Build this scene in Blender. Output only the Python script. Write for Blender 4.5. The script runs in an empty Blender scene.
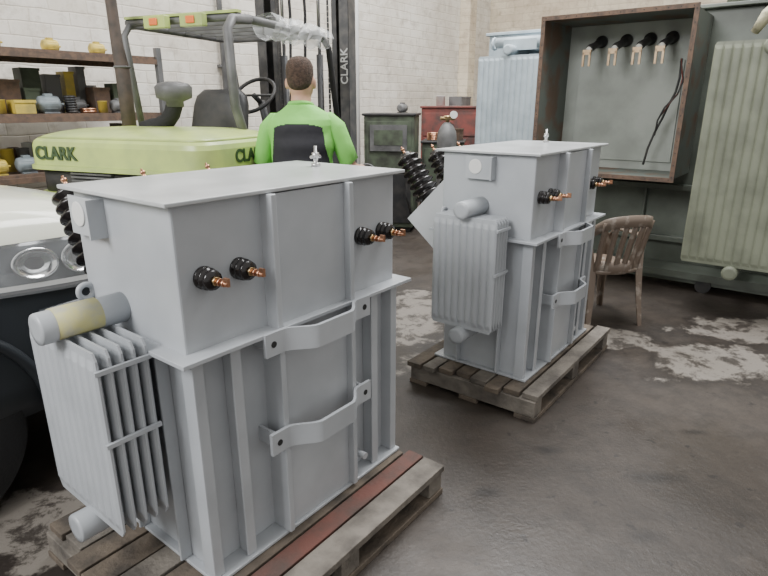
import bpy,bmesh,math,random
from mathutils import Vector as V, Matrix as M
random.seed(31)
sc=bpy.context.scene
col=sc.collection
rad=math.radians
# ------------------------------------------------ materials
def mat(name,c,rough=.5,metal=0,c2=None,scale=5,lo=.4,hi=.65,bump=0,bscale=60,trans=0,alpha=1):
    m=bpy.data.materials.new(name);m.use_nodes=True
    nt=m.node_tree;N=nt.nodes;L=nt.links
    b=N['Principled BSDF']
    b.inputs['Base Color'].default_value=(*c,1)
    b.inputs['Roughness'].default_value=rough
    b.inputs['Metallic'].default_value=metal
    b.inputs['Alpha'].default_value=alpha
    if trans: b.inputs['Transmission Weight'].default_value=trans
    tc=N.new('ShaderNodeTexCoord')
    if c2:
        n=N.new('ShaderNodeTexNoise');n.inputs['Scale'].default_value=scale;n.inputs['Detail'].default_value=6
        L.new(tc.outputs['Object'],n.inputs['Vector'])
        r=N.new('ShaderNodeMapRange');r.inputs['From Min'].default_value=lo;r.inputs['From Max'].default_value=hi
        L.new(n.outputs['Fac'],r.inputs['Value'])
        mx=N.new('ShaderNodeMix');mx.data_type='RGBA'
        mx.inputs['A'].default_value=(*c,1);mx.inputs['B'].default_value=(*c2,1)
        L.new(r.outputs['Result'],mx.inputs['Factor']);L.new(mx.outputs['Result'],b.inputs['Base Color'])
    if bump:
        n=N.new('ShaderNodeTexNoise');n.inputs['Scale'].default_value=bscale
        L.new(tc.outputs['Object'],n.inputs['Vector'])
        bp=N.new('ShaderNodeBump');bp.inputs['Strength'].default_value=bump;bp.inputs['Distance'].default_value=.01
        L.new(n.outputs['Fac'],bp.inputs['Height']);L.new(bp.outputs['Normal'],b.inputs['Normal'])
    return m
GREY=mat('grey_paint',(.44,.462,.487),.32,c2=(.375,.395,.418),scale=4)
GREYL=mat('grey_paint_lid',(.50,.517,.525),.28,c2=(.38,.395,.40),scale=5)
GREYP=mat('pale_grey_paint',(.55,.57,.59),.35,c2=(.47,.485,.50),scale=5)
BLK=mat('black_porcelain',(.012,.010,.010),.18)
COP=mat('copper',(.60,.32,.20),.35,1)
BRASS=mat('brass',(.6,.44,.24),.35,1)
BLACK=mat('black_paint',(.02,.021,.023),.5,c2=(.045,.042,.04),scale=8)
MASTM=mat('worn_mast_steel',(.045,.045,.047),.45,c2=(.09,.085,.08),scale=14)
HOLE_PAINT=mat('painted_hole',(.02,.02,.02),.8)  # near-black discs, painted in place of the shade inside bolt holes
TAPE=mat('yellow_tape',(.55,.52,.24),.55,c2=(.45,.44,.33),scale=25)
WRAP=mat('yellow_wrapping',(.62,.58,.40),.5,c2=(.45,.42,.30),scale=12,bump=1,bscale=20)
STEEL=mat('steel',(.55,.55,.55),.3,.9)
WOOD=mat('old_wood',(.135,.108,.082),.85,c2=(.055,.046,.038),scale=9,bump=.5)
WOODG=mat('grey_wood',(.185,.165,.14),.85,c2=(.085,.075,.065),scale=9,bump=.5)
WOODR=mat('red_wood',(.13,.052,.040),.8,c2=(.07,.048,.04),scale=9,bump=.4)
LIME=mat('lime_paint',(.45,.55,.16),.32,c2=(.34,.42,.15),scale=5)
RUST=mat('rust_brown',(.15,.095,.065),.8,c2=(.085,.06,.047),scale=24)
RUSTG=mat('rust_stained_green',(.13,.148,.13),.6,c2=(.15,.10,.07),scale=4,lo=.5,hi=.62)
EXH=mat('exhaust_brown',(.085,.062,.05),.7,c2=(.05,.04,.035),scale=15)
BGREEN=mat('grey_green_paint',(.13,.148,.125),.42,c2=(.08,.092,.075),scale=3)
RGREEN=mat('radiator_olive_green',(.195,.212,.155),.45,c2=(.14,.152,.112),scale=6)
PALE=mat('pale_blue_paint',(.42,.49,.53),.5,c2=(.33,.39,.43),scale=6)
INNER=mat('inner_panel_grey',(.36,.385,.35),.5,c2=(.26,.28,.25),scale=3)
WHITEP=mat('white_porcelain',(.75,.74,.68),.3)
CLIP=mat('brassy_clip',(.62,.46,.28),.4,.3,c2=(.5,.33,.2),scale=20)
CHAIR=mat('dirty_plastic',(.17,.13,.10),.38,c2=(.30,.26,.22),scale=16,lo=.55,hi=.66)
CREAM=mat('cream_paint',(.74,.75,.64),.12)
DCAR=mat('dark_plastic',(.03,.035,.041),.4)
RUB=mat('rubber',(.015,.015,.016),.8,bump=.3,bscale=80)
CHROME=mat('chrome',(.88,.89,.90),.10,1)
LENSB=mat('lamp_housing',(.22,.23,.24),.2,.6,c2=(.42,.44,.46),scale=6,lo=.46,hi=.56)
GLASS=mat('clear_lens',(.9,.92,.95),.02,0,alpha=.16)
AMB=mat('amber_lens',(.75,.32,.05),.2)
SKIN=mat('skin',(.52,.30,.21),.55)
HAIR=mat('hair',(.045,.028,.019),.9,c2=(.09,.055,.038),scale=60,bump=1,bscale=150)
SHG=mat('shirt_green',(.21,.58,.11),.75,bump=.9,bscale=11)
SHB=mat('shirt_black',(.02,.02,.025),.8,bump=.9,bscale=11)
TROU=mat('trouser_navy',(.02,.025,.045),.85)
GCAB=mat('green_cabinet',(.09,.115,.075),.65,c2=(.04,.042,.033),scale=7)
REDB=mat('red_brown',(.20,.055,.045),.75,c2=(.08,.045,.04),scale=8)
YEL=mat('yellow_paint',(.60,.45,.07),.5,c2=(.35,.28,.08),scale=9)
ORA=mat('orange_lamp',(.8,.18,.04),.3)
CARD=mat('cardboard',(.30,.23,.15),.8,c2=(.20,.15,.10),scale=5)
WHT=mat('white_paint',(.72,.72,.70),.5)
LETW=mat('lettering_white',(.55,.55,.53),.6)
GREYM=mat('grey_machine',(.15,.15,.15),.5,c2=(.08,.08,.08),scale=6)
GREYB=mat('blue_grey_machine',(.22,.26,.28),.5,c2=(.13,.14,.15),scale=6)
TEXG=mat('lettering_green',(.035,.065,.025),.5)
FILM=mat('plastic_film',(.9,.92,.92),.15,0,alpha=.30,bump=1,bscale=15)
# ------------------------------------------------ builder
class B:
    def __init__(s): s.v=[];s.f=[];s.m=[];s.s=[]
    def add(s,vs,fs,mi=0,sm=False):
        o=len(s.v);s.v+=[tuple(v) for v in vs]
        for f in fs: s.f.append([i+o for i in f]);s.m.append(mi);s.s.append(sm)
        return s
    def box(s,x0,x1,y0,y1,z0,z1,mi=0):
        vs=[V((x,y,z)) for x in(x0,x1) for y in(y0,y1) for z in(z0,z1)]
        return s.add(vs,[(0,1,3,2),(4,6,7,5),(0,4,5,1),(2,3,7,6),(0,2,6,4),(1,5,7,3)],mi)
    def loft(s,rings,mi=0,cap=True,sm=True):
        n=len(rings[0]);vs=[p for r in rings for p in r];fs=[]
        for i in range(len(rings)-1):
            for j in range(n):
                k=(j+1)%n;fs.append((i*n+j,i*n+k,(i+1)*n+k,(i+1)*n+j))
        o=len(s.v);s.add(vs,fs,mi,sm)
        if cap:
            s.f.append([o+j for j in range(n)][::-1]);s.m.append(mi);s.s.append(False)
            b=o+(len(rings)-1)*n
            s.f.append([b+j for j in range(n)]);s.m.append(mi);s.s.append(False)
        return s
    def lathe(s,p,d,prof,seg=24,mi=0,sm=True):
        p=V(p);d=V(d).normalized();a=d.orthogonal().normalized();b=d.cross(a)
        rings=[[p+d*z+(a*math.cos(2*math.pi*j/seg)+b*math.sin(2*math.pi*j/seg))*max(r,.0004) for j in range(seg)] for r,z in prof]
        return s.loft(rings,mi,True,sm)
    def cyl(s,p1,p2,r1,r2=None,seg=24,mi=0):
        p1=V(p1);p2=V(p2);r2=r1 if r2 is None else r2
        return s.lathe(p1,p2-p1,[(r1,0),(r2,(p2-p1).length)],seg,mi)
    def tube(s,pts,r,seg=10,mi=0):
        pts=[V(p) for p in pts];rs=r if isinstance(r,(list,tuple)) else [r]*len(pts)
        rings=[];a=None
        for i,p in enumerate(pts):
            d=(pts[min(i+1,len(pts)-1)]-pts[max(i-1,0)]).normalized()
            if a is None: a=d.orthogonal().normalized()
            else:
                a=(a-d*a.dot(d)).normalized()
            b=d.cross(a)
            rings.append([p+(a*math.cos(2*math.pi*j/seg)+b*math.sin(2*math.pi*j/seg))*rs[i] for j in range(seg)])
        return s.loft(rings,mi)
    def prism(s,poly,pl,a,b,mi=0,sm=False):
        f={'xy':lambda u,v,w:(u,v,w),'xz':lambda u,v,w:(u,w,v),'yz':lambda u,v,w:(w,u,v)}[pl]
        return s.loft([[f(u,v,a) for u,v in poly],[f(u,v,b) for u,v in poly]],mi,True,sm)
    def ell(s,c,rx,ry,rz,mi=0,seg=16):
        c=V(c);rings=[]
        for i in range(1,10):
            t=math.pi*i/10-math.pi/2
            rings.append([c+V((rx*math.cos(t)*math.cos(2*math.pi*j/seg),ry*math.cos(t)*math.sin(2*math.pi*j/seg),rz*math.sin(t))) for j in range(seg)])
        return s.loft(rings,mi)
    def torus(s,c,ax,R,r,mi=0,seg=28):
        c=V(c);d=V(ax).normalized();a=d.orthogonal().normalized();b=d.cross(a);vs=[];fs=[];k=8
        for i in range(seg):
            t=2*math.pi*i/seg;o=a*math.cos(t)+b*math.sin(t)
            for j in range(k):
                q=2*math.pi*j/k;vs.append(c+o*(R+r*math.cos(q))+d*r*math.sin(q))
        for i in range(seg):
            for j in range(k):
                fs.append((i*k+j,((i+1)%seg)*k+j,((i+1)%seg)*k+(j+1)%k,i*k+(j+1)%k))
        return s.add(vs,fs,mi,True)
    def done(s,name,mats,parent=None,label=None,bevel=0,loc=None):
        me=bpy.data.meshes.new(name);me.from_pydata(s.v,[],s.f)
        mats=mats if isinstance(mats,(list,tuple)) else [mats]
        for m in mats: me.materials.append(m)
        for p,mi,sm in zip(me.polygons,s.m,s.s): p.material_index=mi;p.use_smooth=sm
        bm=bmesh.new();bm.from_mesh(me);bmesh.ops.recalc_face_normals(bm,faces=bm.faces);bm.to_mesh(me);bm.free()
        o=bpy.data.objects.new(name,me);col.objects.link(o)
        if parent: o.parent=parent
        if loc: o.location=loc
        if label: o['label']=label
        if bevel:
            b=o.modifiers.new('bevel','BEVEL');b.width=bevel;b.segments=2;b.limit_method='ANGLE';b.angle_limit=rad(50)
        return o
def thing(name,label,cat,loc=(0,0,0),rz=0,group=None):
    e=bpy.data.objects.new(name,None);e.empty_display_size=.1;col.objects.link(e)
    e.location=loc;e.rotation_euler=(0,0,rz);e['label']=label;e['category']=cat
    if group:e['group']=group
    return e
def text(s,size,matl,parent,loc,rot,bold=.004,ext=.002):
    c=bpy.data.curves.new('lettering','FONT');c.body=s;c.size=size;c.align_x='CENTER';c.align_y='CENTER';c.extrude=ext;c.offset=bold
    t=bpy.data.objects.new('tmp',c);col.objects.link(t)
    bpy.context.view_layer.update()
    me=bpy.data.meshes.new_from_object(t.evaluated_get(bpy.context.evaluated_depsgraph_get()))
    bpy.data.objects.remove(t);me.materials.clear();me.materials.append(matl)
    o=bpy.data.objects.new('lettering',me);col.objects.link(o);o.parent=parent;o.location=loc;o.rotation_euler=rot
    return o
def sring(cx,cy,hx,hy,z,n=40,p=4):
    r=[]
    for i in range(n):
        t=2*math.pi*i/n;c=math.cos(t);s_=math.sin(t)
        r.append(V((cx+hx*math.copysign(abs(c)**(2/p),c),cy+hy*math.copysign(abs(s_)**(2/p),s_),z)))
    return r
ANG=rad(52.5);E1=V((math.cos(ANG),math.sin(ANG),0));E2=V((-math.sin(ANG),math.cos(ANG),0))
def ab(a,b,z=0): return E1*a+E2*b+V((0,0,z))

# ------------------------------------------------ floor
def floor():
    m=bpy.data.materials.new('concrete_floor');m.use_nodes=True;nt=m.node_tree;N=nt.nodes;L=nt.links;b=N['Principled BSDF']
    tc=N.new('ShaderNodeTexCoord')
    def noise(sc_,det=8,rough=.6,dist=0):
        n=N.new('ShaderNodeTexNoise');n.inputs['Scale'].default_value=sc_;n.inputs['Detail'].default_value=det;n.inputs['Roughness'].default_value=rough;n.inputs['Distortion'].default_value=dist
        L.new(tc.outputs['Object'],n.inputs['Vector']);return n.outputs['Fac']
    def mr(v,a,c,lo=0,hi=1):
        r=N.new('ShaderNodeMapRange');r.inputs['From Min'].default_value=a;r.inputs['From Max'].default_value=c;r.inputs['To Min'].default_value=lo;r.inputs['To Max'].default_value=hi
        L.new(v,r.inputs['Value']);return r.outputs['Result']
    def mth(op,a,c):
        n=N.new('ShaderNodeMath');n.operation=op
        for i,x in enumerate((a,c)):
            if isinstance(x,(int,float)):n.inputs[i].default_value=x
            else:L.new(x,n.inputs[i])
        return n.outputs[0]
    def mix(f,a,c):
        n=N.new('ShaderNodeMix');n.data_type='RGBA';L.new(f,n.inputs['Factor'])
        for k,x in (('A',a),('B',c)):
            if isinstance(x,tuple):n.inputs[k].default_value=(*x,1)
            else:L.new(x,n.inputs[k])
        return n.outputs['Result']
    def tot_(lst,o=1.7,i=.2):
        tot=None
        for (x,y,sx,sy) in lst:
            sub=N.new('ShaderNodeVectorMath');sub.operation='SUBTRACT';L.new(tc.outputs['Object'],sub.inputs[0]);sub.inputs[1].default_value=(x,y,0)
            dv=N.new('ShaderNodeVectorMath');dv.operation='DIVIDE';L.new(sub.outputs[0],dv.inputs[0]);dv.inputs[1].default_value=(sx,sy,1)
            ln=N.new('ShaderNodeVectorMath');ln.operation='LENGTH';L.new(dv.outputs[0],ln.inputs[0])
            v=mr(ln.outputs['Value'],o,i)
            tot=v if tot is None else mth('MAXIMUM',tot,v)
        return tot
    c=mix(mr(noise(.9,10,.7),.38,.62),(.034,.027,.022),(.062,.050,.041))
    c=mix(mr(noise(3,12,.8),.48,.60,0,.5),c,(.021,.017,.014))
    c=mix(mr(noise(7,10,.75),.5,.72,0,.6),c,(.020,.017,.015))
    c=mix(mr(noise(6,12,.85,.6),.57,.66,0,.4),c,(.12,.10,.086))
    c=mix(mr(noise(11,3,.5),.67,.69,0,.7),c,(.014,.011,.010))
    tot=tot_(((2.05,3.2,.65,.36),(1.6,3.55,.4,.25),(-1.35,1.75,.5,.35),(2.7,3.7,.7,.35),(-1.0,1.0,.3,.3),(.2,4.0,.3,.9)))  # pale stain centres; the last paints a floor reflection as lighter colour
    pn=noise(2.6,15,.66,.3)
    f=mr(mth('ADD',mth('MULTIPLY',tot,.5),pn),.805,.86,0,.8)
    spots=mr(noise(6,12,.75,.3),.50,.58,1,.2)
    f=mth('MULTIPLY',f,spots)
    c=mix(f,c,(.26,.235,.205))
    damp=tot_(((.75,2.25,.05,.025),(1.15,2.05,.09,.03),(.95,1.7,.06,.03),(1.5,2.4,.05,.02),(.42,1.95,.05,.03)),1.8,.3)
    c=mix(mth('MULTIPLY',damp,.7),c,(.010,.008,.007))
    wet=mr(mth('ADD',mth('MULTIPLY',tot,.5),pn),.66,.78)
    c=mix(mth('MULTIPLY',mth('MULTIPLY',wet,mth('SUBTRACT',1,f)),.6),c,(.019,.015,.013))
    L.new(c,b.inputs['Base Color'])
    rg=mr(noise(1.7,8),.4,.6,.38,.58);L.new(rg,b.inputs['Roughness'])
    bp=N.new('ShaderNodeBump');bp.inputs['Strength'].default_value=.2;bp.inputs['Distance'].default_value=.01;L.new(noise(45),bp.inputs['Height']);L.new(bp.outputs['Normal'],b.inputs['Normal'])
    o=B().add([(-14,-6,0),(14,-6,0),(14,18,0),(-14,18,0)],[(0,1,2,3)]).done('floor',m);o['kind']='structure'
floor()
# ------------------------------------------------ walls
def brick(name,c1,c2,mort,dirt):
    m=bpy.data.materials.new(name);m.use_nodes=True;nt=m.node_tree;N=nt.nodes;L=nt.links;b=N['Principled BSDF'];b.inputs['Roughness'].default_value=.85
    tc=N.new('ShaderNodeTexCoord');sp=N.new('ShaderNodeSeparateXYZ');cb=N.new('ShaderNodeCombineXYZ')
    L.new(tc.outputs['Object'],sp.inputs[0]);L.new(sp.outputs['X'],cb.inputs['X']);L.new(sp.outputs['Z'],cb.inputs['Y'])
    wn=N.new('ShaderNodeTexNoise');wn.inputs['Scale'].default_value=5;L.new(tc.outputs['Object'],wn.inputs['Vector'])
    va=N.new('ShaderNodeVectorMath');va.operation='SCALE';va.inputs['Scale'].default_value=.03;L.new(wn.outputs['Color'],va.inputs[0])
    vb=N.new('ShaderNodeVectorMath');L.new(cb.outputs[0],vb.inputs[0]);L.new(va.outputs[0],vb.inputs[1])
    t=N.new('ShaderNodeTexBrick');t.inputs['Scale'].default_value=1;t.inputs['Brick Width'].default_value=.34;t.inputs['Row Height'].default_value=.115
    t.inputs['Mortar Size'].default_value=.009;t.inputs['Mortar Smooth'].default_value=.9;t.inputs['Color1'].default_value=(*c1,1);t.inputs['Color2'].default_value=(*c2,1);t.inputs['Mortar'].default_value=(*mort,1)
    L.new(vb.outputs[0],t.inputs['Vector'])
    src=t.outputs['Color']
    for s_,a,bb,mxv,cc in ((.8,.42,.68,.8,dirt),(6,.5,.66,.6,tuple(x*.75 for x in dirt))):
        n=N.new('ShaderNodeTexNoise');n.inputs['Scale'].default_value=s_;n.inputs['Detail'].default_value=10;n.inputs['Roughness'].default_value=.7;L.new(tc.outputs['Object'],n.inputs['Vector'])
        r=N.new('ShaderNodeMapRange');r.inputs['From Min'].default_value=a;r.inputs['From Max'].default_value=bb;r.inputs['To Max'].default_value=mxv;L.new(n.outputs['Fac'],r.inputs['Value'])
        mx=N.new('ShaderNodeMix');mx.data_type='RGBA';L.new(r.outputs[0],mx.inputs['Factor']);L.new(src,mx.inputs['A']);mx.inputs['B'].default_value=(*cc,1)
        src=mx.outputs['Result']
    L.new(src,b.inputs['Base Color'])
    bp=N.new('ShaderNodeBump');bp.inputs['Strength'].default_value=.4;bp.inputs['Distance'].default_value=.008;bp.invert=True;L.new(t.outputs['Fac'],bp.inputs['Height']);L.new(bp.outputs['Normal'],b.inputs['Normal'])
    return m
WB=brick('white_brick',(.80,.77,.70),(.73,.69,.61),(.65,.61,.53),(.50,.44,.36));WB2=brick('cream_brick',(.74,.66,.51),(.63,.55,.42),(.56,.49,.37),(.42,.33,.24))
DW=5.6;EW=10.6
o=B().box(-6,EW+.2,0,.2,0,7).done('wall_left',WB);o.rotation_euler=(0,0,ANG);o.location=ab(0,DW);o['kind']='structure'
o=B().box(-5.6,9,0,.2,0,7).done('wall_back',WB2);o.rotation_euler=(0,0,ANG-math.pi/2);o.location=ab(EW,0);o['kind']='structure'
o=B().box(-.12,.12,-.2,0,0,7).done('trim_1',WB2,bevel=.01);o.rotation_euler=(0,0,ANG);o.location=ab(9.6,DW);o['kind']='structure'
for i,(a,l) in enumerate(((6.6,'white painted conduit pipe running up the brick wall'),(4.3,'dark grey conduit pipe on the brick wall'))):
    e=thing('conduit_pipe',l,'pipe',ab(a,DW-.06),ANG,'conduit pipes')
    B().cyl((0,0,0),(0,0,6),.03,seg=14).done('pipe',GREYM if i else WHT,e)
    for z in(.8,1.9,3.0): B().box(-.05,.05,.0,.06,z,z+.03).done('clamp',GREYM,e)

# ------------------------------------------------ radiator
def radiator(par,x0,x1,n,yc,w,z0,z1,fl,m,ptop,pbot,xt,pr=.045,tie=True,amp=.008,pe=None,pw=.6):
    K=fl*6
    def ring(xc,z,a,sh):
        out=[];h=w/2-sh
        for i in range(K+1):
            y=-h+2*h*i/K;ph=abs(math.sin(math.pi*fl*i/K));out.append((xc-.003-a*(ph**pw),yc+y,z))
        for i in range(K,-1,-1):
            y=-h+2*h*i/K;ph=abs(math.sin(math.pi*fl*i/K));out.append((xc+.003+a*(ph**pw),yc+y,z))
        return out
    b=B()
    for k in range(n):
        xc=x0+(x1-x0)*k/(n-1)
        b.loft([ring(xc,z0,.0005,.012),ring(xc,z0+.02,.001,0),ring(xc,z0+.045,amp,0),ring(xc,z1-.045,amp,0),ring(xc,z1-.02,.001,0),ring(xc,z1,.0005,.012)],0,True,False)
    body=b.done('radiator',m,par)
    pe=x0-.03 if pe is None else pe
    for z in (ptop,pbot):
        B().lathe((pe,yc,z),(1,0,0),[(pr*.6,-.006),(pr*.96,-.005),(pr,0),(pr,xt-pe)],28).done('header_pipe',m,body)
    if tie:
        for z in ((z0+z1)/2+.02,z1-.05):
            B().box(x0-.012,x1+.012,yc-w/2-.010,yc-w/2,z-.006,z+.006).done('tie_bar',m,body)
    return body
# ------------------------------------------------ transformer
def transformer(loc,rz,disc_y,label,tape):
    e=thing('distribution_transformer',label,'transformer',loc,rz,'grey transformers on pallets')
    lt=B()
    lt.box(-.455,.455,-.285,.27,0,.012)
    lt.box(-.43,.43,-.22,.225,.012,.73)
    for x in(-.31,.31): lt.box(x-.010,x+.010,-.268,-.22,.012,.73);lt.box(x-.018,x+.018,-.272,-.264,.012,.73)
    for x in(-.31,0,.31): lt.box(x-.005,x+.005,.225,.27,.012,.73)
    for x in(-.432,.432):
        lt.box(x-.018,x+.018,-.268,-.215,.012,.73)
    for y in(-.12,.12): lt.box(-.47,-.43,y-.005,y+.005,.012,.73); lt.box(.43,.47,y-.005,y+.005,.012,.73)
    lt.done('lower_tank',GREY,e,bevel=.003)
    B().box(-.45,.45,-.25,.25,.735,1.138).done('upper_tank',GREY,e,bevel=.006)
    B().box(-.495,.495,-.305,.30,.73,.743).done('flange',GREY,e,bevel=.002)
    for x in(-.162,.162):
        c=B()
        c.box(x-.010,x+.010,-.300,-.215,.012,1.137)
        c.done('channel_stiffener',GREY,e,bevel=.003)
    B().box(-.153,.153,-.274,-.215,.012,1.134).done('centre_panel',GREY,e,bevel=.002)
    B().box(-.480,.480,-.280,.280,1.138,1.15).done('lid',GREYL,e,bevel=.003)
    def ss(t): t=max(0,min(1,t));return t*t*(3-2*t)
    for z,h in ((.672,.072),(.345,.072)):
        top=[];bot=[]
        for i in range(81):
            x=-.235+.47*i/80;k=1-ss((abs(x)-.07)/.10)
            y=-.307-.060*k
            top.append((x,y-.006));bot.append((x,y+.006))
        b=B().prism(top+bot[::-1],'xy',z,z+h)
        for x in(-.205,.205):
            b.box(x-.005,x+.005,-.302,-.22,z+.01,z+h-.01)
            b.cyl((x,-.3145,z+h/2),(x,-.31,z+h/2),.010,seg=16,mi=1)
        b.done('mounting_bracket',[GREY,HOLE_PAINT],e)
    if tape:
        pt,px0=.815,-.68
        yc=.05
        r=radiator(e,-.632,-.50,5,yc,.385,.225,.78,9,GREY,pt,.19,-.44,.044,pe=px0)
        rings=[]
        for x in (px0+.035,px0+.155):
            out=[];inn=[]
            for i in range(19):
                t=rad(35+ (215-35)*i/18)-math.pi/2*.9
                out.append(V((x,yc+.0465*math.sin(t)*-1,pt+.0465*math.cos(t))));inn.append(V((x,yc+.0442*math.sin(t)*-1,pt+.0442*math.cos(t))))
            rings.append(out+inn[::-1])
        B().loft(rings).done('tape',TAPE,r,'faded yellow masking tape on the pipe')
    else:
        r=radiator(e,-.61,-.50,5,.02,.35,.28,.85,9,GREY,.885,.245,-.44,.042,pe=-.65)
    lg=B().box(-.478,-.470,disc_y-.070,disc_y+.075,1.015,1.125)
    lg.box(-.500,-.448,disc_y-.078,disc_y-.070,1.015,1.125)
    lg.cyl((-.47,disc_y+.03,1.07),(-.449,disc_y+.03,1.07),.02)
    lg.lathe((-.478,disc_y+.02,1.075),(-1,0,0),[(.036,0),(.036,.003),(.033,.004)],28,1)
    lg.done('lifting_lug',[GREY,WHT],e,bevel=.001)
    B().torus((-.47,.225,.83),(0,1,0),.022,.009).done('eye_lug',GREY,e)
    for x in(-.375,-.26,.26,.375):
        bs=B();k=.82;zz=.94
        bs.lathe((x,-.25,zz),(0,-1,0),[(r_*k,z_) for r_,z_ in [(.038,0),(.038,.008),(.028,.010),(.028,.016),(.037,.018),(.037,.026),(.028,.028),(.028,.034),(.035,.036),(.032,.046),(.016,.05)]],24)
        q=bs.done('low_voltage_bushing',BLK,e)
        st=B().cyl((x,-.295,zz),(x,-.355,zz),.006,seg=14);st.cyl((x,-.302,zz),(x,-.310,zz),.013,seg=6,mi=1);st.cyl((x,-.317,zz),(x,-.325,zz),.011,seg=6)
        st.cyl((x,-.330,zz),(x,-.342,zz),.010,seg=6);st.box(x-.004,x+.004,-.358,-.340,zz-.006,zz+.016)
        st.done('terminal_stud',[COP,BRASS],q)
    pk=[(.25,1.0),(.455,.81),(.25,.60)] if tape else [(.25,1.0),(.49,.76),(.25,.56)]
    B().prism(pk,'yz',-.36 if tape else -.43,.43,).done('bushing_pocket',GREY if tape else GREYP,e,bevel=.003)
    d=V((0,.60,.80)).normalized()
    for x in((-.33,-.04,.25) if tape else (-.36,-.06,.24)):
        p=V((x,.375,.855));pr=[(.066,0),(.066,.012),(.046,.016)]
        z=.03
        for k in range(7):
            R=.076-.002*k
            pr+=[(.048,z),(R,z+.011),(R,z+.018),(.048,z+.030)];z+=.038
        pr+=[(.036,z),(.034,z+.01),(.012,z+.012)]
        q=B().lathe(p,d,pr,28).done('high_voltage_bushing',BLK,e)
        B().lathe(p+d*(z+.006),d,[(.014,0),(.014,.012),(.006,.013),(.006,.03),(.010,.032),(.010,.04),(.004,.041),(.004,.052)],16).done('terminal_stud',COP,q)
    v=B().lathe((.36,.05,1.15),(0,0,1),[(.018,0),(.018,.01),(.009,.012),(.009,.03),(.014,.032),(.014,.05),(.006,.052),(.006,.075)],18)
    v.cyl((.335,.05,1.185),(.385,.05,1.185),.006,seg=10)
    v.done('relief_valve',STEEL,e)
    B().cyl((.24,-.22,.08),(.24,-.28,.08),.014).done('drain_valve',GREY,e)
    return e
T1=(-.44,1.879);T2=(.780,3.175)
transformer((*T1,.13),rad(52.0),.15,'grey painted transformer with yellow tape on its radiator pipe',True)
transformer((*T2,.14),rad(52.0),.03,'grey painted transformer beside a plastic chair',False)
# ------------------------------------------------ pallets
def pallet(T,x0,x1,y0,y1,ws,mats_,label,h):
    e=thing('pallet',label,'pallet',(*T,0),ANG,'wooden pallets')
    d=B();a=y0;tw=sum(ws)
    for i,wf in enumerate(ws):
        w=(y1-y0)*wf/tw;j=random.uniform(-.035,.03);g=random.uniform(.004,.012);dz=random.uniform(-.002,0)
        d.box(x0+j,x1+random.uniform(-.03,.02),a+.004,a+w-g,h-.028+dz,h-.0005+dz,mats_[i]);a+=w
    d.done('deck',[WOOD,WOODG,WOODR],e,bevel=.003)
    for x in (x0+.05,(x0+x1)/2,x1-.05):
        B().box(x-.045,x+.045,y0+.01,y1-.01,.024,h-.031).done('bearer',WOODG,e,bevel=.004)
    for y in (y0+.06,(y0+y1)/2,y1-.06):
        B().box(x0,x1,y-.055,y+.055,0,.024).done('bottom_board',WOOD,e,bevel=.003)
pallet(T1,-.66,.47,-.50,.42,(1.0,.75,.9,1.1,1,1,.9,1.1,1),(1,2,0,0,1,0,0,1,0),'worn timber pallet with one red board under a transformer',.13)
pallet(T2,-.58,.58,-.40,.36,(1,1,.9,1.1,1,1,.9,1),(1,0,0,1,0,0,1,0),'grey weathered timber pallet under a transformer',.14)
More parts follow.
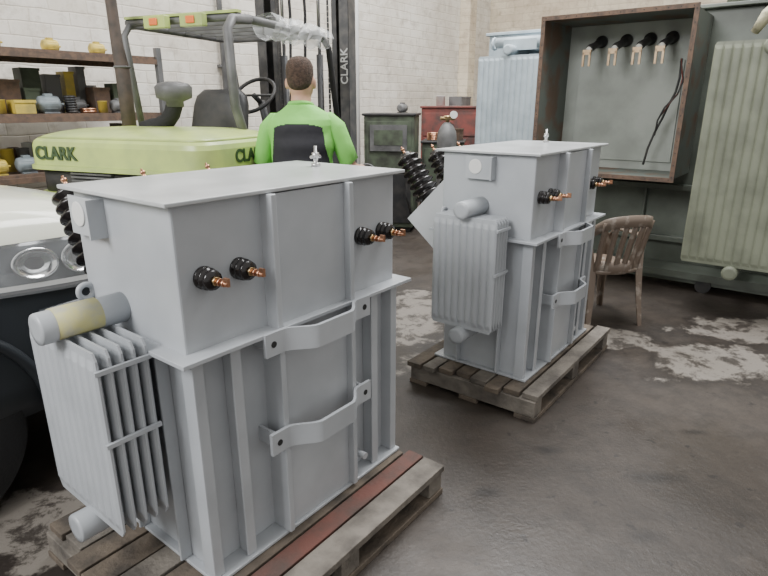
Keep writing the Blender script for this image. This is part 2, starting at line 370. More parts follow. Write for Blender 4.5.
# ------------------------------------------------ large transformer
def big():
    e=thing('power_transformer','large grey-green transformer with open rusty cable box and fluted radiator','transformer',ab(5.2,1.2),ANG)
    TX=.30
    b=B().box(TX,1.2,-1.9,.82,.14,2.22)
    for z in(.35,.8,): b.box(TX-.07,TX,-1.9,.82,z,z+.05)
    for y in(-1.5,): b.box(TX-.06,TX,y-.01,y+.01,.14,2.22)
    for y in(.05,.6): b.box(TX-.06,TX,y-.01,y+.01,.14,.90)
    b.box(TX-.08,1.26,-1.96,.88,2.22,2.25)
    b.done('tank',BGREEN,e,bevel=.006)
    b=B().box(-.0,1.2,-1.85,.8,.10,.16)
    for x in(.1,1.0): b.box(x-.06,x+.06,-1.95,.85,.06,.14)
    b.done('skid',BGREEN,e)
    for x in(.1,1.0):
        for y in(-1.6,-.55,.55):
            B().cyl((x-.09,y,.06),(x-.0,y,.06),.06).done('wheel',BLACK,e)
    Y0,Y1,Z0,Z1=-.26,.87,.95,2.17
    b=B();t=.006;X=TX
    b.box(-.35,X,Y0,Y0+t,Z0,Z1,4);b.box(-.35,X,Y1-t,Y1,Z0,Z1,4);b.box(-.35,X,Y0,Y1,Z0,Z0+t,4);b.box(-.35,X,Y0,Y1,Z1-t,Z1,4)
    b.box(X-.03,X-.01,Y0,Y1,Z0,Z1,1)
    b.box(X-.05,X-.03,Y0+.15,Y1-.12,Z0+.08,Z1-.32,1)
    w=.016
    b.box(-.36,-.35,Y0-.018,Y0+w,Z0-.018,Z1+.018,2);b.box(-.36,-.35,Y1-w,Y1+.018,Z0-.018,Z1+.018,2)
    b.box(-.36,-.35,Y0+w,Y1-w,Z0-.018,Z0+w,2);b.box(-.36,-.35,Y0+w,Y1-w,Z1-w,Z1+.018,2)
    for i in range(14):
        y=Y0+.02+(Y1-Y0-.04)*i/13
        for z in(Z0,Z1): b.cyl((-.3615,y,z),(-.359,y,z),.004,seg=10,mi=3)
        z=Z0+.02+(Z1-Z0-.04)*i/13
        for y in(Y0,Y1): b.cyl((-.3615,y,z),(-.359,y,z),.004,seg=10,mi=3)
    cb=b.done('cable_box',[RUST,INNER,RUST,HOLE_PAINT,RUSTG],e,'open steel box with rusty brown rim',bevel=.002)
    for y in(.58,.37,.18,.01):
        q=B().lathe((X-.03,y,2.03),(-1,0,-.25),[(.05,0),(.05,.03),(.034,.035),(.034,.12),(.028,.16),(.032,.30),(.024,.34)],20).done('bushing',BLACK,cb)
        B().lathe((X-.34,y,1.96),(-.5,0,-1),[(.024,0),(.028,.02),(.018,.03),(.028,.045),(.018,.055)],16).done('insulator',WHITEP,q)
        B().box(X-.40,X-.385,y-.034,y-.018,1.81,1.92).box(X-.40,X-.385,y+.018,y+.034,1.81,1.92).box(X-.40,X-.385,y-.034,y+.034,1.90,1.94).done('terminal_clip',CLIP,q)
    pts=[(.08,-.12,1.85),(.05,-.13,1.7),(.08,-.11,1.6),(.04,-.08,1.5),(.08,-.04,1.4),(.05,.0,1.28),(.07,.04,1.15),(.03,.05,1.02)]
    B().tube(pts,.009).done('cable',BLACK,cb)
    B().tube([(p[0]-.02,p[1]-.035*math.sin(i*1.3),p[2]-.02) for i,p in enumerate(pts[:6])],.007).done('cable',BLACK,cb)
    B().tube([(p[0]-.02,p[1]-.03*math.sin(i),p[2]) for i,p in enumerate(pts[:5])],.005,mi=0).done('cable',REDB,cb)
    radiator(e,-.60,-.25,9,-.78,.66,.40,1.9,12,RGREEN,1.86,.36,TX,.05,amp=.007,pw=.35)
    B().cyl((.4,-.4,2.25),(.4,-.4,2.5),.08).done('oil_filler',RGREEN,e)
    B().tube([(-.1,-1.0,2.24),(-.12,-.9,2.29),(-.08,-.78,2.22),(-.1,-.66,2.1),(-.05,-.6,2.0)],[.04,.055,.05,.045,.03],8).done('wrapping',WRAP,e,'crumpled pale yellow wrapping')
    e=thing('power_transformer','pale blue-grey transformer with tall fluted radiator','transformer',ab(5.95,2.72),ANG)
    B().box(0,.9,-.42,.42,.1,2.2).box(-.03,.93,-.45,.45,2.2,2.23).done('tank',PALE,e,bevel=.005)
    B().box(-.05,.95,-.4,.4,0,.1).done('skid',BGREEN,e)
    radiator(e,-.38,-.12,7,0,.66,.40,1.97,11,PALE,2.02,.36,0,.05,amp=.011)
    B().box(-.3,.0,-.25,.1,2.02,2.12).cyl((-.25,-.3,2.1),(-.25,.2,2.1),.05).torus((-.2,.25,2.1),(0,1,0),.05,.015).done('valve_assembly',PALE,e)
big()
# ------------------------------------------------ chair
def chair():
    e=thing('plastic_chair','dirty dark brown plastic garden chair with slatted back','chair',(1.55,3.97,0),rad(16))
    e.scale=(.86,.92,.97)
    b=B();b.loft([sring(0,0,.22,.22,.400,p=3.5),sring(0,0,.25,.245,.408,p=3.5),sring(0,0,.255,.25,.43,p=3.5),sring(0,0,.235,.235,.44,p=3.5)])
    b.done('seat',CHAIR,e)
    def band(b,pts,hh,th=.007,vert=True):
        P=[V(p) for p in pts];Q=[]
        for i in range(len(P)-1):
            a=P[max(i-1,0)];b_=P[i];c_=P[i+1];d_=P[min(i+2,len(P)-1)]
            for k in range(4):
                t=k/4;Q.append(.5*((2*b_)+(c_-a)*t+(2*a-5*b_+4*c_-d_)*t*t+(3*b_-a-3*c_+d_)*t**3))
        Q.append(P[-1]);r=[]
        for p in Q:
            n=V((p.x,p.y,0)).normalized()
            if vert: n=n*th;u=V((0,0,hh))
            else: u=n*hh;n=V((0,0,th))
            r.append([p-n-u,p+n-u,p+n*1.4,p+n+u,p-n+u])
        b.loft(r,0,True,True)
    b=B()
    for i in range(6):
        x=-.185+.37*i/5
        rr=[]
        for z,k,yy in ((.41,1,-.2),(.5,1.0,-.212),(.6,1.05,-.235),(.7,1.07,-.262),(.79,1.1,-.285)):
            A=V((x*k,yy-.04*(1-(x/.2)**2),z));h=.026
            rr.append([A+V((-h,-.003,0)),A+V((0,-.005,0)),A+V((h,-.003,0)),A+V((h,.003,0)),A+V((-h,.003,0))])
        b.loft(rr,0,True,True)
    band(b,[(-.265,-.12,.65),(-.255,-.2,.71),(-.22,-.27,.765),(-.15,-.31,.79),(0,-.33,.80),(.15,-.31,.79),(.22,-.27,.765),(.255,-.2,.71),(.265,-.12,.65)],.040)
    band(b,[(-.24,-.18,.46),(-.1,-.235,.455),(0,-.245,.45),(.1,-.235,.455),(.24,-.18,.46)],.045)
    b.done('backrest',CHAIR,e)
    for s in(-1,1):
        a=B();band(a,[(s*.262,-.16,.66),(s*.275,-.08,.65),(s*.285,.06,.65),(s*.275,.18,.635),(s*.262,.225,.59)],.032,.008,False)
        a.done('armrest',CHAIR,e)
        for (yt,yb,zt) in ((.225,.25,.60),(-.18,-.27,.66)):
            rr=[]
            for z,w_ in ((zt,.034),(.5,.045),(.42,.060),(.2,.046),(0,.034)):
                f=(zt-z)/zt;y=yt+(yb-yt)*f;x=s*(.266-.02*math.sin(f*3.1))
                sg=1 if yt>0 else -1
                rr.append([V((x-s*w_,y,z)),V((x-s*w_,y-sg*.008,z)),V((x-s*.006,y-sg*.008,z)),V((x-s*.006,y-sg*w_,z)),V((x+s*.003,y-sg*w_,z)),V((x+s*.003,y,z))])
            B().loft(rr,0,True,False).done('leg',CHAIR,e)
chair()
# ------------------------------------------------ forklift
def forklift():
    e=thing('forklift','lime green and black forklift with overhead guard and tall mast','forklift',(-1.49,3.12,0),rad(-22))
    def R(h,z,y1=.85,w=.64,y0=.0): return sring(0,(y0+y1)/2,w-h,(y1-y0)/2-h,z,96,10)
    B().loft([R(.05,.22),R(.0,.30),R(0,1.0),R(.02,1.02)]).done('counterweight',LIME,e)
    bb=B().loft([R(.035,1.01),R(.035,1.17)])
    for i in range(6): bb.box(-.30,.0,.015,.037,1.03+.02*i,1.04+.02*i,1)
    for x in(.12,.3,.45): bb.box(x,x+.09,.02,.04,1.04,1.13,1)
    bb.done('vent_band',[BLACK,GREYM],e)
    B().loft([R(.02,1.145),R(-.008,1.15),R(-.008,1.172),R(.004,1.178)],sm=False).loft([R(.004,1.178),R(.006,1.28),R(.014,1.305),R(.03,1.32)],sm=False).loft([R(.03,1.32),R(.06,1.336),R(.12,1.354),R(.2,1.368),R(.3,1.376),R(.4,1.38)]).done('hood',LIME,e)
    text('CLARK',.100,TEXG,e,(-.375,-.0005,1.240),(rad(90),0,0),.003)
    text('CLARK',.095,TEXG,e,(.637,.42,1.235),(rad(90),0,rad(90)),.003)
    B().box(-.52,.52,.8,2.05,.25,.75).box(-.5,.5,.8,1.3,.75,1.12).done('chassis',BLACK,e,bevel=.03)
    for s in(-1,1):
        for y,r in((.35,.27),(1.85,.33)):
            x=s*.54
            w=B().lathe((x-.1,y,r),(1,0,0),[(r*.55,.0),(r*.9,0),(r,.03),(r,.17),(r*.9,.2),(r*.55,.2)],28)
            w.lathe((x-.08,y,r),(1,0,0),[(r*.55,0),(r*.55,.16)],20,1);w.done('wheel',[RUB,LIME],e)
    s=B().loft([sring(.02,1.12,.22,.22,1.12,p=3),sring(.02,1.12,.23,.24,1.2,p=3),sring(.02,1.12,.2,.2,1.24,p=3)])
    s.loft([sring(.02,.92+.25*(z-1.2),w_,.06,z,p=3) for w_,z in((.20,1.2),(.22,1.35),(.21,1.5),(.19,1.56),(.13,1.6))])
    s.done('seat',BLACK,e)
    B().tube([(-.05,1.85,.8),(-.05,1.58,1.53)],.03).done('steering_column',BLACK,e)
    B().torus((-.05,1.49,1.57),(0,-.75,.75),.17,.014).cyl((-.21,1.49,1.57),(.11,1.49,1.57),.009).cyl((-.05,1.49,1.57),(-.05,1.59,1.51),.02).done('steering_wheel',BLACK,e)
    B().box(-.45,.45,1.75,1.95,.75,1.25).done('dashboard',BLACK,e,bevel=.03)
    g=B();Hh=1.985
    g.tube([(-.36,.66,1.34),(-.38,.62,Hh-.08),(-.37,.66,Hh-.02),(-.36,.8,Hh)],.021,mi=1)
    g.tube([(.45,.72,1.1),(.45,.56,1.5),(.45,.54,Hh-.08),(.43,.62,Hh-.02),(.42,.8,Hh)],.028,mi=1)
    for s_ in(-1,1):
        g.tube([(s_*.46,1.95,1.0),(s_*.44,1.78,Hh-.08),(s_*.42,1.7,Hh)],.024)
        g.tube([(s_*.42,.75,Hh),(s_*.42,1.72,Hh)],.024,mi=1)
    g.tube([(-.40,.68,Hh),(.44,.68,Hh)],.022,mi=1);g.tube([(-.44,1.72,Hh),(.44,1.72,Hh)],.022,mi=1)
    g.box(-.40,.44,.655,.70,Hh+.02,Hh+.035,2)
    for i in range(5): g.box(-.40,.40,.87+i*.17,.90+i*.17,Hh-.01,Hh+.015,1)
    g.done('overhead_guard',[BLACK,GREYM,LIME],e)
    for k,x in enumerate((-.10,.17)):
        l=B().box(x-.08,x+.08,.58,.63,Hh-.05,Hh+.02,0).box(x-.03,x+.03,.57,.58,Hh-.035,Hh+.005,1)
        l.done('work_lamp',[LIME,ORA],e,bevel=.01)
    rr=[]
    for i in range(15):
        y=.95+.8*i/14;r=.05+random.uniform(-.012,.03)
        rr.append([V((.43+(r+random.uniform(-.01,.02))*math.cos(t*math.pi/6),y,Hh-.02+(r+random.uniform(-.01,.02))*math.sin(t*math.pi/6))) for t in range(12)])
    B().loft(rr,0,False,False).done('plastic_wrap',FILM,e,'loose clear plastic film')
    mb=B()
    for s_ in(-1,1):
        x=s_*.39
        mb.box(x-.042,x+.042,2.15,2.165,.12,3.3);mb.box(x-.042,x+.042,2.27,2.285,.12,3.3);mb.box(x+s_*.034,x+s_*.042,2.15,2.28,.12,3.3)
        x=s_*.285
        mb.box(x-.02,x+.02,2.19,2.20,.2,3.25);mb.box(x-.02,x+.02,2.26,2.27,.2,3.25);mb.box(x-s_*.02-.004,x-s_*.02+.004,2.19,2.26,.2,3.25)
    for z in(.35,1.3,2.75,3.2): mb.box(-.38,.38,2.22,2.24,z,z+.10)
    mb.done('mast',MASTM,e,bevel=.003)
    text('CLARK',.088,LETW,e,(.393,2.147,1.80),(rad(90),rad(-90),0),.001)
    for x in(-.20,.14): B().cyl((x,2.2,.2),(x,2.2,1.9),.028).cyl((x,2.2,1.9),(x,2.2,3.1),.014,mi=1).done('lift_cylinder',[BLACK,STEEL],e)
    for x in(-.23,.235):
        c=B()
        for i in range(60): c.box(x-.008,x+.008,2.175,2.183,.5+i*.042,.5+i*.042+.039)
        c.done('lift_chain',BLACK,e)
    for k,x in enumerate((-.12,.02)):
        B().tube([(x+.2,2.17,.4),(x,2.14,1.5),(x+.02,2.16,2.2),(x-.01,2.17,2.9)],.012).done('hydraulic_hose',RUB,e)
    B().box(-.5,.5,2.3,2.36,.25,.33).box(-.5,.5,2.3,2.36,.62,.70).done('carriage',BLACK,e)
    for x in(-.25,.25): B().box(x-.05,x+.05,2.36,2.41,.05,.7).box(x-.05,x+.05,2.41,3.3,.05,.09).done('fork',GREYM,e)
    ex=[(-.31,.50,1.3),(-.31,.50,1.6),(-.31,.50,1.72),(-.32,.495,1.84),(-.322,.495,1.98),(-.324,.495,2.12),(-.326,.495,2.24),(-.33,.49,2.34)]
    B().tube(ex,[.042,.042,.042,.034,.032,.032,.032,.032],14,0).torus(ex[2],(0,0,1),.044,.006,1).done('exhaust_pipe',[EXH,GREYM],e)
    ac=B().tube([(-.14,.44,1.36),(-.09,.455,1.375),(-.03,.46,1.385),(.03,.46,1.41),(.07,.46,1.45),(.095,.46,1.50),(.10,.46,1.53)],.047,16,1)
    ac.lathe((.10,.46,1.49),(0,0,1),[(.05,0),(.05,.03),(.10,.05),(.105,.11),(.085,.13),(.04,.14)],28,0);ac.done('air_precleaner',[GREYM,RUB],e)
forklift()
# ------------------------------------------------ car
def car():
    e=thing('pickup_truck','pickup truck front with cream bonnet and black bumper','car',(-2.20,2.26,0),rad(57))
    def w(x): 
        t=max(0,(x-.1)/.78);return .90*(1-.30*t**4)
    def hz(x): return 1.18-.05*max(0,(x+.3))-.09*max(0,(x-.1)/.78)**2.5
    xs=[-1.1,-.8,-.5,-.2,.1,.3,.5,.65,.78,.85,.88]
    def ring(x,k=1):
        W=w(x)*k;H=hz(x)
        half=[(0,.30),(W*.8,.30),(W*.97,.36),(W,.5),(W*1.0,.70),(W*1.0,.80),(W*.985,.94),(W*.95,H-.07),(W*.88,H-.015),(W*.6,H+.015),(0,H+.03)]
        return [V((x,y,z)) for y,z in half]+[V((x,-y,z)) for y,z in half[-2:0:-1]]
    rings=[ring(x) for x in xs]
    last=[V((.90,p.y*.9,.3+(p.z-.3)*.96)) for p in rings[-1]]
    o=B().loft(rings+[last]).done('body',[CREAM,DCAR],e)
    for p in o.data.polygons:
        c=sum((o.data.vertices[i].co for i in p.vertices),V())/len(p.vertices)
        p.material_index=1 if c.z<.93 else 0
        p.use_smooth=True
    cut=B().cyl((-.16,-1.2,.38),(-.16,-.55,.38),.40,seg=48).cyl((-.16,1.2,.38),(-.16,.55,.38),.40,seg=48)
    co=cut.done('cutter',DCAR)
    bo=o.modifiers.new('b','BOOLEAN');bo.object=co;bo.solver='EXACT'
    bpy.context.view_layer.update()
    me=bpy.data.meshes.new_from_object(o.evaluated_get(bpy.context.evaluated_depsgraph_get()))
    o.modifiers.clear();o.data=me;bpy.data.objects.remove(co)
    for s in(-1,1):
        def zr(x):
            f=max(0,min(1,(x+.12)/1.0))
            return .80+.09*(1-f)**1.3, 1.035-.05*f**2
        def patch(x0,x1,u0,u1,off,nx=24,nz=6,sl=0):
            vs=[];fs=[]
            for i in range(nx+1):
                for j in range(nz+1):
                    u=u0+(u1-u0)*j/nz;x=min(.895,x0+(x1-x0)*i/nx-sl*u)
                    a_,b_=zr(x);z=a_+(b_-a_)*u
                    k=1 if z<.80 else 1-.015*(z-.80)/.14
                    vs.append((x,s*(w(x)*k+off),z))
            for i in range(nx):
                for j in range(nz):
                    a=i*(nz+1)+j;fs.append((a,a+1,a+nz+2,a+nz+1))
            return vs,fs
        def bowl(hl,xc,uc,rx,ru,mi,mi2):
            vs=[];fs=[];n=32;prof=((1,.020),(.93,.026),(.88,.016),(.6,.011),(.42,.010))
            for kk,off in prof:
                for i in range(n):
                    t=2*math.pi*i/n;x=xc+rx*kk*math.cos(t);u=uc+ru*kk*math.sin(t);a_,b_=zr(x);z=a_+(b_-a_)*u
                    k=1 if z<.80 else 1-.015*(z-.80)/.14
                    vs.append((x,s*(w(x)*k+off),z))
            for r_ in range(len(prof)-1):
                for i in range(n): fs.append((r_*n+i,r_*n+(i+1)%n,(r_+1)*n+(i+1)%n,(r_+1)*n+i))
            hl.add(vs,fs,mi,True)
            b0=(len(prof)-1)*n
            hl.add(vs[b0:],[list(range(n))],mi2,True)
        hl=B();hl.add(*patch(-.12,.895,0,1,.008),0,True)
        hl.add(*patch(.0,.88,.0,.05,.014),2,True);hl.add(*patch(.02,.88,.07,.17,.018),5,True)
        hl.add(*patch(-.06,.88,.94,1,.014),1,True)
        hl.add(*patch(-.10,.08,.35,.80,.014,8),4,True)
        bowl(hl,.30,.56,.085,.32,1,2);bowl(hl,.47,.56,.075,.32,1,2);bowl(hl,.63,.56,.070,.32,1,2)
        for x0 in(.72,.76,.80,.84): hl.add(*patch(x0,x0+.025,.25,.88,.016,2,sl=.03),1,True)
        hh=hl.done('headlight',[LENSB,CHROME,GREYM,STEEL,AMB,WHT],e,'chrome and clear swept-back headlight')
        gl=B().add(*patch(-.12,.897,-.02,1.02,.036),0,True).done('lens_cover',GLASS,hh)
        vs=[];fs=[]
        for i in range(15):
            x=.28+.61*i/14
            for z in(.33,.5,.68,.77): vs.append((x,s*(w(x)+.012),z))
        for i in range(14):
            for j in range(3):
                a=i*4+j;fs.append((a,a+1,a+5,a+4))
        q=B().add(vs,fs,0,True).done('bumper_corner',DCAR,e);sm=q.modifiers.new('s','SOLIDIFY');sm.thickness=.02
        lip=[(-.16+.415*math.cos(t),s*.905,.38+.415*math.sin(t)) for t in [rad(a) for a in range(-5,186,8)]]
        B().tube(lip,.022,8).done('wheel_arch',DCAR,e)
        for x in(-.16,-3.1):
            wy=s*.76;r=.35
            wh=B().lathe((x,wy-.12,r),(0,1,0),[(r*.6,0),(r*.93,0),(r,.04),(r,.20),(r*.93,.24),(r*.6,.24)],40)
            wh.lathe((x,wy-.11,r),(0,1,0),[(r*.6,0),(r*.6,.22)],30,1)
            wh.done('wheel',[RUB,GREYM],e)
    B().box(.86,.93,-.4,.4,.55,.86).done('grille',BLACK,e,bevel=.02)
    B().loft([[V((x,y*k,z)) for x,y in((-1.1,-.86),(-2.6,-.86),(-2.6,.86),(-1.1,.86))] for z,k in((.4,1),(1.1,1))],sm=False).done('cab',CREAM,e,bevel=.04)
    B().loft([[V((x,y,1.1)) for x,y in((-1.0,-.8),(-2.55,-.82),(-2.55,.82),(-1.0,.8))],[V((x,y,1.7)) for x,y in((-1.6,-.62),(-2.45,-.66),(-2.45,.66),(-1.6,.62))]],sm=False).done('greenhouse',DCAR,e,bevel=.04)
    B().box(-4.1,-2.6,-.86,.86,.5,1.1).done('cargo_bed',CREAM,e,bevel=.03)
car()
# ------------------------------------------------ person
def person():
    e=thing('person','man standing with back turned, green and black work shirt','person',(-.45,3.25,0),rad(-4))
    e.scale=(.94,.96,1)
    tor=[(.88,.165,.115,0),(.95,.175,.12,0),(1.08,.155,.11,0),(1.2,.16,.115,0),(1.32,.172,.12,0),(1.42,.175,.11,0),(1.46,.12,.085,0),(1.49,.07,.07,0),(1.515,.058,.062,.0),(1.54,.056,.062,.008),(1.555,.058,.075,.02),(1.57,.064,.09,.025),(1.60,.070,.093,.022),(1.64,.074,.097,.015),(1.68,.072,.093,.012),(1.71,.058,.075,.01),(1.73,.03,.04,.008)]
    b=B().loft([sring(0,cy,hx,hy,z,32,2.3) for z,hx,hy,cy in tor])
    b.ell((0,.115,1.60),.013,.02,.024);b.ell((0,.105,1.565),.022,.014,.009)
    for s in(-1,1):
        b.ell((s*.081,.01,1.61),.011,.018,.032)
        if s<0:
            arm=[(s*.13,0,1.41),(s*.175,0,1.385),(s*.22,.01,1.29),(s*.25,.03,1.14),(s*.25,.12,1.09),(s*.21,.27,1.09)];HO=V((0,0,0))
        else:
            arm=[(.13,0,1.41),(.175,0,1.385),(.225,.01,1.29),(.275,.02,1.17),(.31,.09,1.14),(.325,.22,1.13)];HO=V((.115,-.05,.04))
        b.tube(arm,[.04,.046,.046,.042,.038,.026],16)
        H=lambda x,y,z: V((x,y,z))+HO
        b.tube([H(s*.212,.26,1.09),H(s*.20,.31,1.09),H(s*.195,.35,1.085)],[.026,.034,.03],12)
        for k in range(4):
            x0=s*(.17+.018*k)
            L_=(.03,.042,.045,.038)[k]
            b.tube([H(x0,.34,1.09),H(x0,.37+L_*.5,1.085),H(x0-s*.003,.375+L_,1.065),H(x0-s*.004,.372+L_,1.04)],[.009,.009,.008,.007],8)
        b.tube([H(s*.175,.29,1.095),H(s*.155,.32,1.09),H(s*.15,.35,1.08)],[.012,.01,.009],8)
        b.tube([(s*.09,0,.93),(s*.10,.01,.75),(s*.105,.01,.5),(s*.11,0,.3),(s*.115,-.01,.1)],[.095,.085,.06,.055,.04],16)
        b.tube([(s*.115,-.03,.05),(s*.12,.06,.045),(s*.125,.14,.035)],[.04,.04,.03],12)
    o=b.done('body',SKIN,e)
    r=o.modifiers.new('r','REMESH');r.mode='VOXEL';r.voxel_size=.008;r.use_smooth_shade=True
    sm=o.modifiers.new('s','SMOOTH');sm.iterations=3
    for s in(-1,1):
        B().ell((s*.03,.098,1.625),.012,.01,.009,0).ell((s*.03,.107,1.625),.005,.003,.005,1).done('eye',[WHT,HAIR],e)
    key=((.86,.185,.135),(.95,.188,.14),(1.04,.186,.14),(1.12,.178,.14),(1.18,.176,.14),(1.22,.178,.14),(1.25,.182,.14),(1.28,.188,.14),(1.31,.191,.14),(1.34,.194,.138),(1.37,.196,.134),(1.395,.196,.128),(1.425,.188,.118),(1.455,.155,.102),(1.478,.112,.088),(1.503,.074,.076))
    R_=[]
    for a,c in zip(key[:-1],key[1:]):
        for k in range(6):
            t=k/6;R_.append(tuple(a[j]+(c[j]-a[j])*t for j in range(3)))
    R_.append(key[-1])
    b=B().loft([sring(.006*math.sin(z*40),0,hx,hy+.004*math.sin(z*55),z,200,2.5) for z,hx,hy in R_],0)
    nt_=len(b.f)
    b.tube([(-.11,0,1.41),(-.155,0,1.405),(-.195,0,1.37),(-.225,.01,1.29),(-.25,.025,1.19),(-.252,.027,1.185)],[.05,.060,.060,.057,.057,.048],24)
    b.tube([(.11,0,1.41),(.155,0,1.408),(.20,0,1.375),(.235,.01,1.29),(.272,.022,1.20),(.276,.024,1.195)],[.05,.060,.060,.057,.057,.048],24)
    b.torus((0,-.005,1.503),(0,.15,1),.064,.012)
    o=b.done('shirt',[SHG,SHB],e)
    for p in list(o.data.polygons)[:nt_]:
        c=sum((o.data.vertices[i].co for i in p.vertices),V())/len(p.vertices)
        hw=.135+.16*max(0,1.40-c.z) if c.z>1.15 else .175-.1*(1.15-c.z)
        top=1.405-.02*(abs(c.x)/.14)**3
        if c.z<top and abs(c.x)<min(hw,.175): p.material_index=1
    b=B().loft([sring(0,0,.178,.13,z,32,2.3) for z in(.83,.98)])
    for s in(-1,1): b.tube([(s*.09,0,.90),(s*.10,.01,.75),(s*.105,.01,.5),(s*.11,0,.3),(s*.115,-.01,.08)],[.1,.098,.08,.075,.07],20)
    b.done('trousers',TROU,e)
    for s in(-1,1):
        B().loft([sring(s*.12,.05,.052,.145,0,24,2.6),sring(s*.12,.05,.054,.148,.03,24,2.6),sring(s*.12,.04,.05,.13,.07,24,2.6),sring(s*.12,-.02,.045,.06,.12,24,2.3)]).done('shoe',BLACK,e)
    B().loft([sring(0,-.036,.035,.030,1.575,32,2.2),sring(0,-.030,.056,.056,1.59,32,2.2),sring(0,-.018,.068,.074,1.61,32,2.2),sring(0,-.006,.0755,.0885,1.64,32,2.2),sring(0,-.003,.077,.095,1.67,32,2.2),sring(0,.0,.074,.094,1.70,32,2.2),sring(0,.0,.062,.079,1.725,32,2.2),sring(0,0,.042,.055,1.741,32,2.2),sring(0,0,.014,.018,1.748,32,2.2)]).done('hair',HAIR,e)
person()
# ------------------------------------------------ background machines
def cab(name,label,cat,loc,rz,w,d,h,m,drawers=3,m2=BLACK,top=None):
    e=thing(name,label,cat,loc,rz)
    b=B().box(-w/2,w/2,-d/2,d/2,.06,h);b.box(-w/2+.03,w/2-.03,-d/2+.03,d/2-.03,0,.06,1);b.box(-w/2-.02,w/2+.02,-d/2-.02,d/2+.02,h,h+.03,1)
    b.done('body',[m,m2],e,bevel=.01)
    for i in range(drawers):
        z0=.12+(h-.16)*i/drawers;z1=.12+(h-.16)*(i+1)/drawers-.02
        q=B().box(-w/2+.03,w/2-.03,-d/2-.015,-d/2,z0,z1).done('door_panel',m if i%2 else m2,e,bevel=.004)
        B().cyl((-.05,-d/2-.03,(z0+z1)/2),(.05,-d/2-.03,(z0+z1)/2),.006).done('handle',BLACK,q)
    return e
c_=cab('machine_cabinet','dark green steel machine cabinet against the wall','cabinet',(.10,7.2,0),rad(-10),.60,.5,1.38,GCAB,2)
B().box(-.22,.22,-.29,-.265,.98,1.28,0).box(-.17,.17,-.295,-.29,1.05,1.22,1).done('control_panel',[GREYM,GCAB],c_)
B().tube([(.2,-.28,1.0),(.26,-.34,.8),(.22,-.36,.5),(.3,-.32,.2)],.014).done('hose',BLACK,c_)
B().torus((-.25,-.34,.72),(0,1,0),.11,.012).cyl((-.25,-.34,.72),(-.25,-.24,.72),.018).box(-.26,-.24,-.345,-.335,.62,.82).done('hand_wheel',GREYM,c_)
cab('machine_cabinet','low dark green steel cabinet with worn paint','cabinet',(.76,7.45,0),rad(-10),.50,.5,1.05,GCAB,2)
cab('tool_chest','red-brown steel chest beside gas cylinder','cabinet',(.95,8.35,0),rad(-10),.8,.5,1.46,REDB,4,REDB)
def gas(x,y,m,lab):
    e=thing('gas_cylinder',lab,'gas cylinder',(x,y,0),0)
    B().lathe((0,0,0),(0,0,1),[(.10,0),(.11,.02),(.11,1.15),(.10,1.22),(.07,1.28),(.035,1.32)],24).done('body',m,e)
    B().lathe((0,0,1.31),(0,0,1),[(.02,0),(.02,.05),(.04,.055),(.04,.08)],14).cyl((-.08,0,1.36),(.08,0,1.36),.02).done('valve',BRASS,e)
    B().lathe((.06,-.05,1.40),(0,-1,0),[(.04,0),(.04,.03)],20).done('gauge',WHT,e)
gas(.70,6.55,GREYM,'dark grey gas cylinder with regulator and gauge beside cabinets')
def rack(a0,a1,b0,b1,zs,h,label):
    e=thing('storage_rack',label,'shelf',ab(a0,b0),ANG)
    L_=a1-a0;D=b1-b0
    for x in(0,L_/2,L_):
        for y in(0,D): B().box(x-.022,x+.022,y-.022,y+.022,0,h).done('post',GREYM,e)
    for z in zs:
        B().box(0,L_,-.02,.02,z-.04,z).box(0,L_,D-.02,D+.02,z-.04,z).box(0,L_,0,D,z,z+.02).done('shelf',RUST,e)
    return e
ZS=(.5,1.0,1.42,1.86)
rack(-.6,2.9,4.6,5.2,ZS,1.95,'rusty brown steel storage rack along the brick wall')
def crate(P,w,d,h,m,lab,rz=0):
    e=thing('crate',lab,'box',P,ANG+rz)
    bb=B();t=.010
    bb.box(-w/2,w/2,-d/2,d/2,0,t);bb.box(-w/2,-w/2+t,-d/2,d/2,t,h);bb.box(w/2-t,w/2,-d/2,d/2,t,h);bb.box(-w/2+t,w/2-t,-d/2,-d/2+t,t,h);bb.box(-w/2+t,w/2-t,d/2-t,d/2,t,h)
    bb.box(-w/2-.006,w/2+.006,-d/2-.006,-d/2,h-.02,h)
    bb.done('body',m,e)
def coil(P,r,h,m,lab):
    e=thing('wire_coil',lab,'coil',P,ANG)
    bb=B()
    for i in range(int(h/.018)): bb.torus((random.uniform(-.003,.003),0,.010+.018*i),(0,0,1),r,.010)
    bb.done('winding',m,e)
def can(P,r,h,m,lab):
    e=thing('paint_tin',lab,'tin',P,ANG)
    B().lathe((0,0,0),(0,0,1),[(r,0),(r,h*.95),(r*1.05,h*.96),(r*1.05,h),(r*.9,h),(r*.88,h-.008)],24).done('body',m,e)
def motor(P,m,lab,k=1):
    e=thing('electric_motor',lab,'motor',P,ANG+random.uniform(-.12,.12));e.scale=(k,k,k)
    bb=B().lathe((-.12,0,.10),(1,0,0),[(.05,0),(.085,.02),(.09,.05),(.09,.19),(.085,.22),(.04,.24)],24).cyl((.12,0,.10),(.16,0,.10),.014)
    for i in range(12):
        t=2*math.pi*i/12;bb.box(-.07,.07,.088*math.cos(t)-.004,.088*math.cos(t)+.004,.10+.088*math.sin(t)-.004,.10+.088*math.sin(t)+.004)
    bb.box(-.08,.08,-.09,.09,0,.015).box(-.04,.04,-.04,.04,.17,.215)
    bb.done('body',m,e)
cols=[(CARD,'brown cardboard'),(GREYM,'dark grey steel'),(GREYB,'blue-grey steel'),(YEL,'yellow steel'),(WOODG,'grey timber'),(RUST,'rusty steel'),(REDB,'red-brown steel'),(GCAB,'dark green steel')]
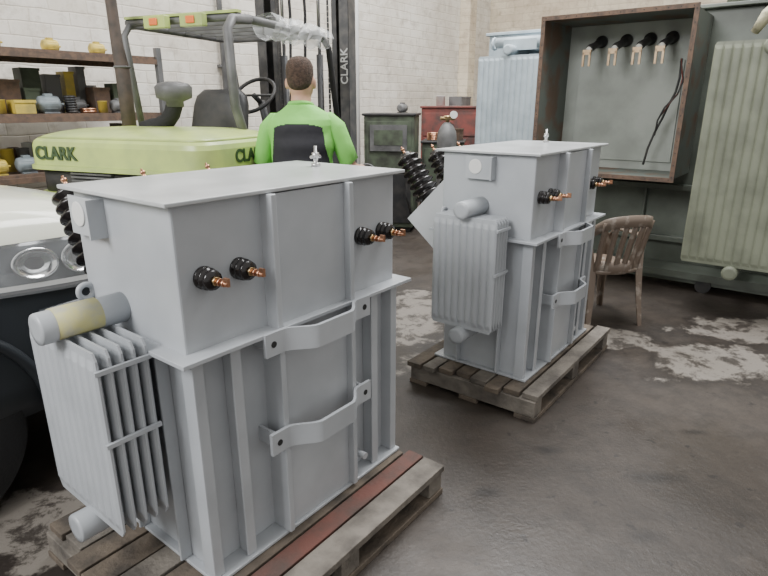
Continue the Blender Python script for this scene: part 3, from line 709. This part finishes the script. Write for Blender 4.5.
MN={GREYB:'blue-grey',GREYM:'dark grey',RUST:'rusty brown',LIME:'lime green',YEL:'yellow',WHT:'white',COP:'copper',BLACK:'black',REDB:'red-brown',GCAB:'dark green'}
for z in ZS[:-1]:
    for row,bb_ in ((0,4.70),(1,4.89),(2,5.09)):
        a=(-.3 if row==0 else -.4) if z>1 else (.6 if z>.7 else 1.0)
        if row==0: a+=.03
        while True:
            k=random.random();hb=row*.06
            if k<.2: w=random.uniform(.08,.13)
            elif k<.48: k_=random.uniform(.5,.65);w=.32*k_
            elif k<.6: w=random.uniform(.07,.11)
            else: w=random.uniform(.08,.18)
            if a+w>2.78: break
            P=ab(a+w/2,bb_,z+.022)
            if k<.2: m=random.choice((RUST,COP,GREYM,BLACK));coil(P,w/2-.015,random.choice((.05,.09,.13))+hb,m,MN[m]+' coil of winding wire on a rack shelf')
            elif k<.48: m=random.choice((GREYB,GREYM,RUST,YEL));motor(P,m,MN[m]+' finned electric motor on a rack shelf',k_)
            elif k<.6: m=random.choice((WHT,YEL,GREYB,GREYM));can(P,w/2-.006,random.uniform(.07,.12)+hb,m,MN[m]+' round metal tin on a rack shelf')
            else: m,l=random.choice(cols);crate(P,w-.018,.14,random.uniform(.04,.12)+hb*2,m,l+' open crate on a rack shelf')
            a+=w+random.uniform(.008,.02)
# taller gear on the top shelf
a=-.4
while a<2.6:
    w=random.uniform(.16,.3);m,l=random.choice(cols)
    if random.random()<.5: crate(ab(a+w/2,4.9,1.882),w-.02,.3,random.uniform(.05,.12),m,l+' open crate on the top rack shelf')
    else: m=random.choice((GREYM,RUST,YEL));motor(ab(a+w/2,4.9,1.882),m,MN[m]+' finned electric motor on the top rack shelf',.5)
    a+=w+random.uniform(.05,.25)
motor(V((.22,7.12,1.412)),GREYM,'dark grey finned motor standing on a green cabinet',.55)
coil(V((.62,7.40,1.082)),.07,.10,COP,'copper wire coil standing on a low green cabinet')
crate(V((.86,7.42,1.082)),.2,.2,.14,RUST,'rusty steel crate standing on a low green cabinet')
can(V((.78,8.25,1.492)),.06,.13,WHT,'white tin standing on a red-brown chest')
crate(V((1.05,8.3,1.492)),.25,.2,.12,GREYM,'dark grey crate standing on a red-brown chest')
# ------------------------------------------------ lights, camera
w=bpy.data.worlds.new('world');sc.world=w;w.use_nodes=True
w.node_tree.nodes['Background'].inputs['Color'].default_value=(1,.98,.95,1);w.node_tree.nodes['Background'].inputs['Strength'].default_value=.85
def area(loc,rot,sx,sy,e,tgt=None):
    l=bpy.data.lights.new('lamp','AREA');l.shape='RECTANGLE';l.size=sx;l.size_y=sy;l.energy=e
    o=bpy.data.objects.new('added_area_light',l);col.objects.link(o);o.location=loc;o.rotation_euler=rot  # area light added to brighten the scene; no real fixture stands here
    if tgt: o.rotation_euler=(V(tgt)-V(loc)).to_track_quat('-Z','Y').to_euler()
area((1.5,4.2,5.5),(0,rad(8),0),2.0,3.0,440)
area((0,7.2,6),(0,0,0),5,2,420)
area((-4,-1.5,4.5),(0,0,0),2.5,2.5,420,(0,3,.5))
c=bpy.data.cameras.new('camera');c.lens=26.7;c.sensor_width=36;c.clip_start=.05
o=bpy.data.objects.new('camera',c);col.objects.link(o);o.location=(0,0,1.5);o.rotation_euler=(rad(90-17.8),0,0);sc.camera=o
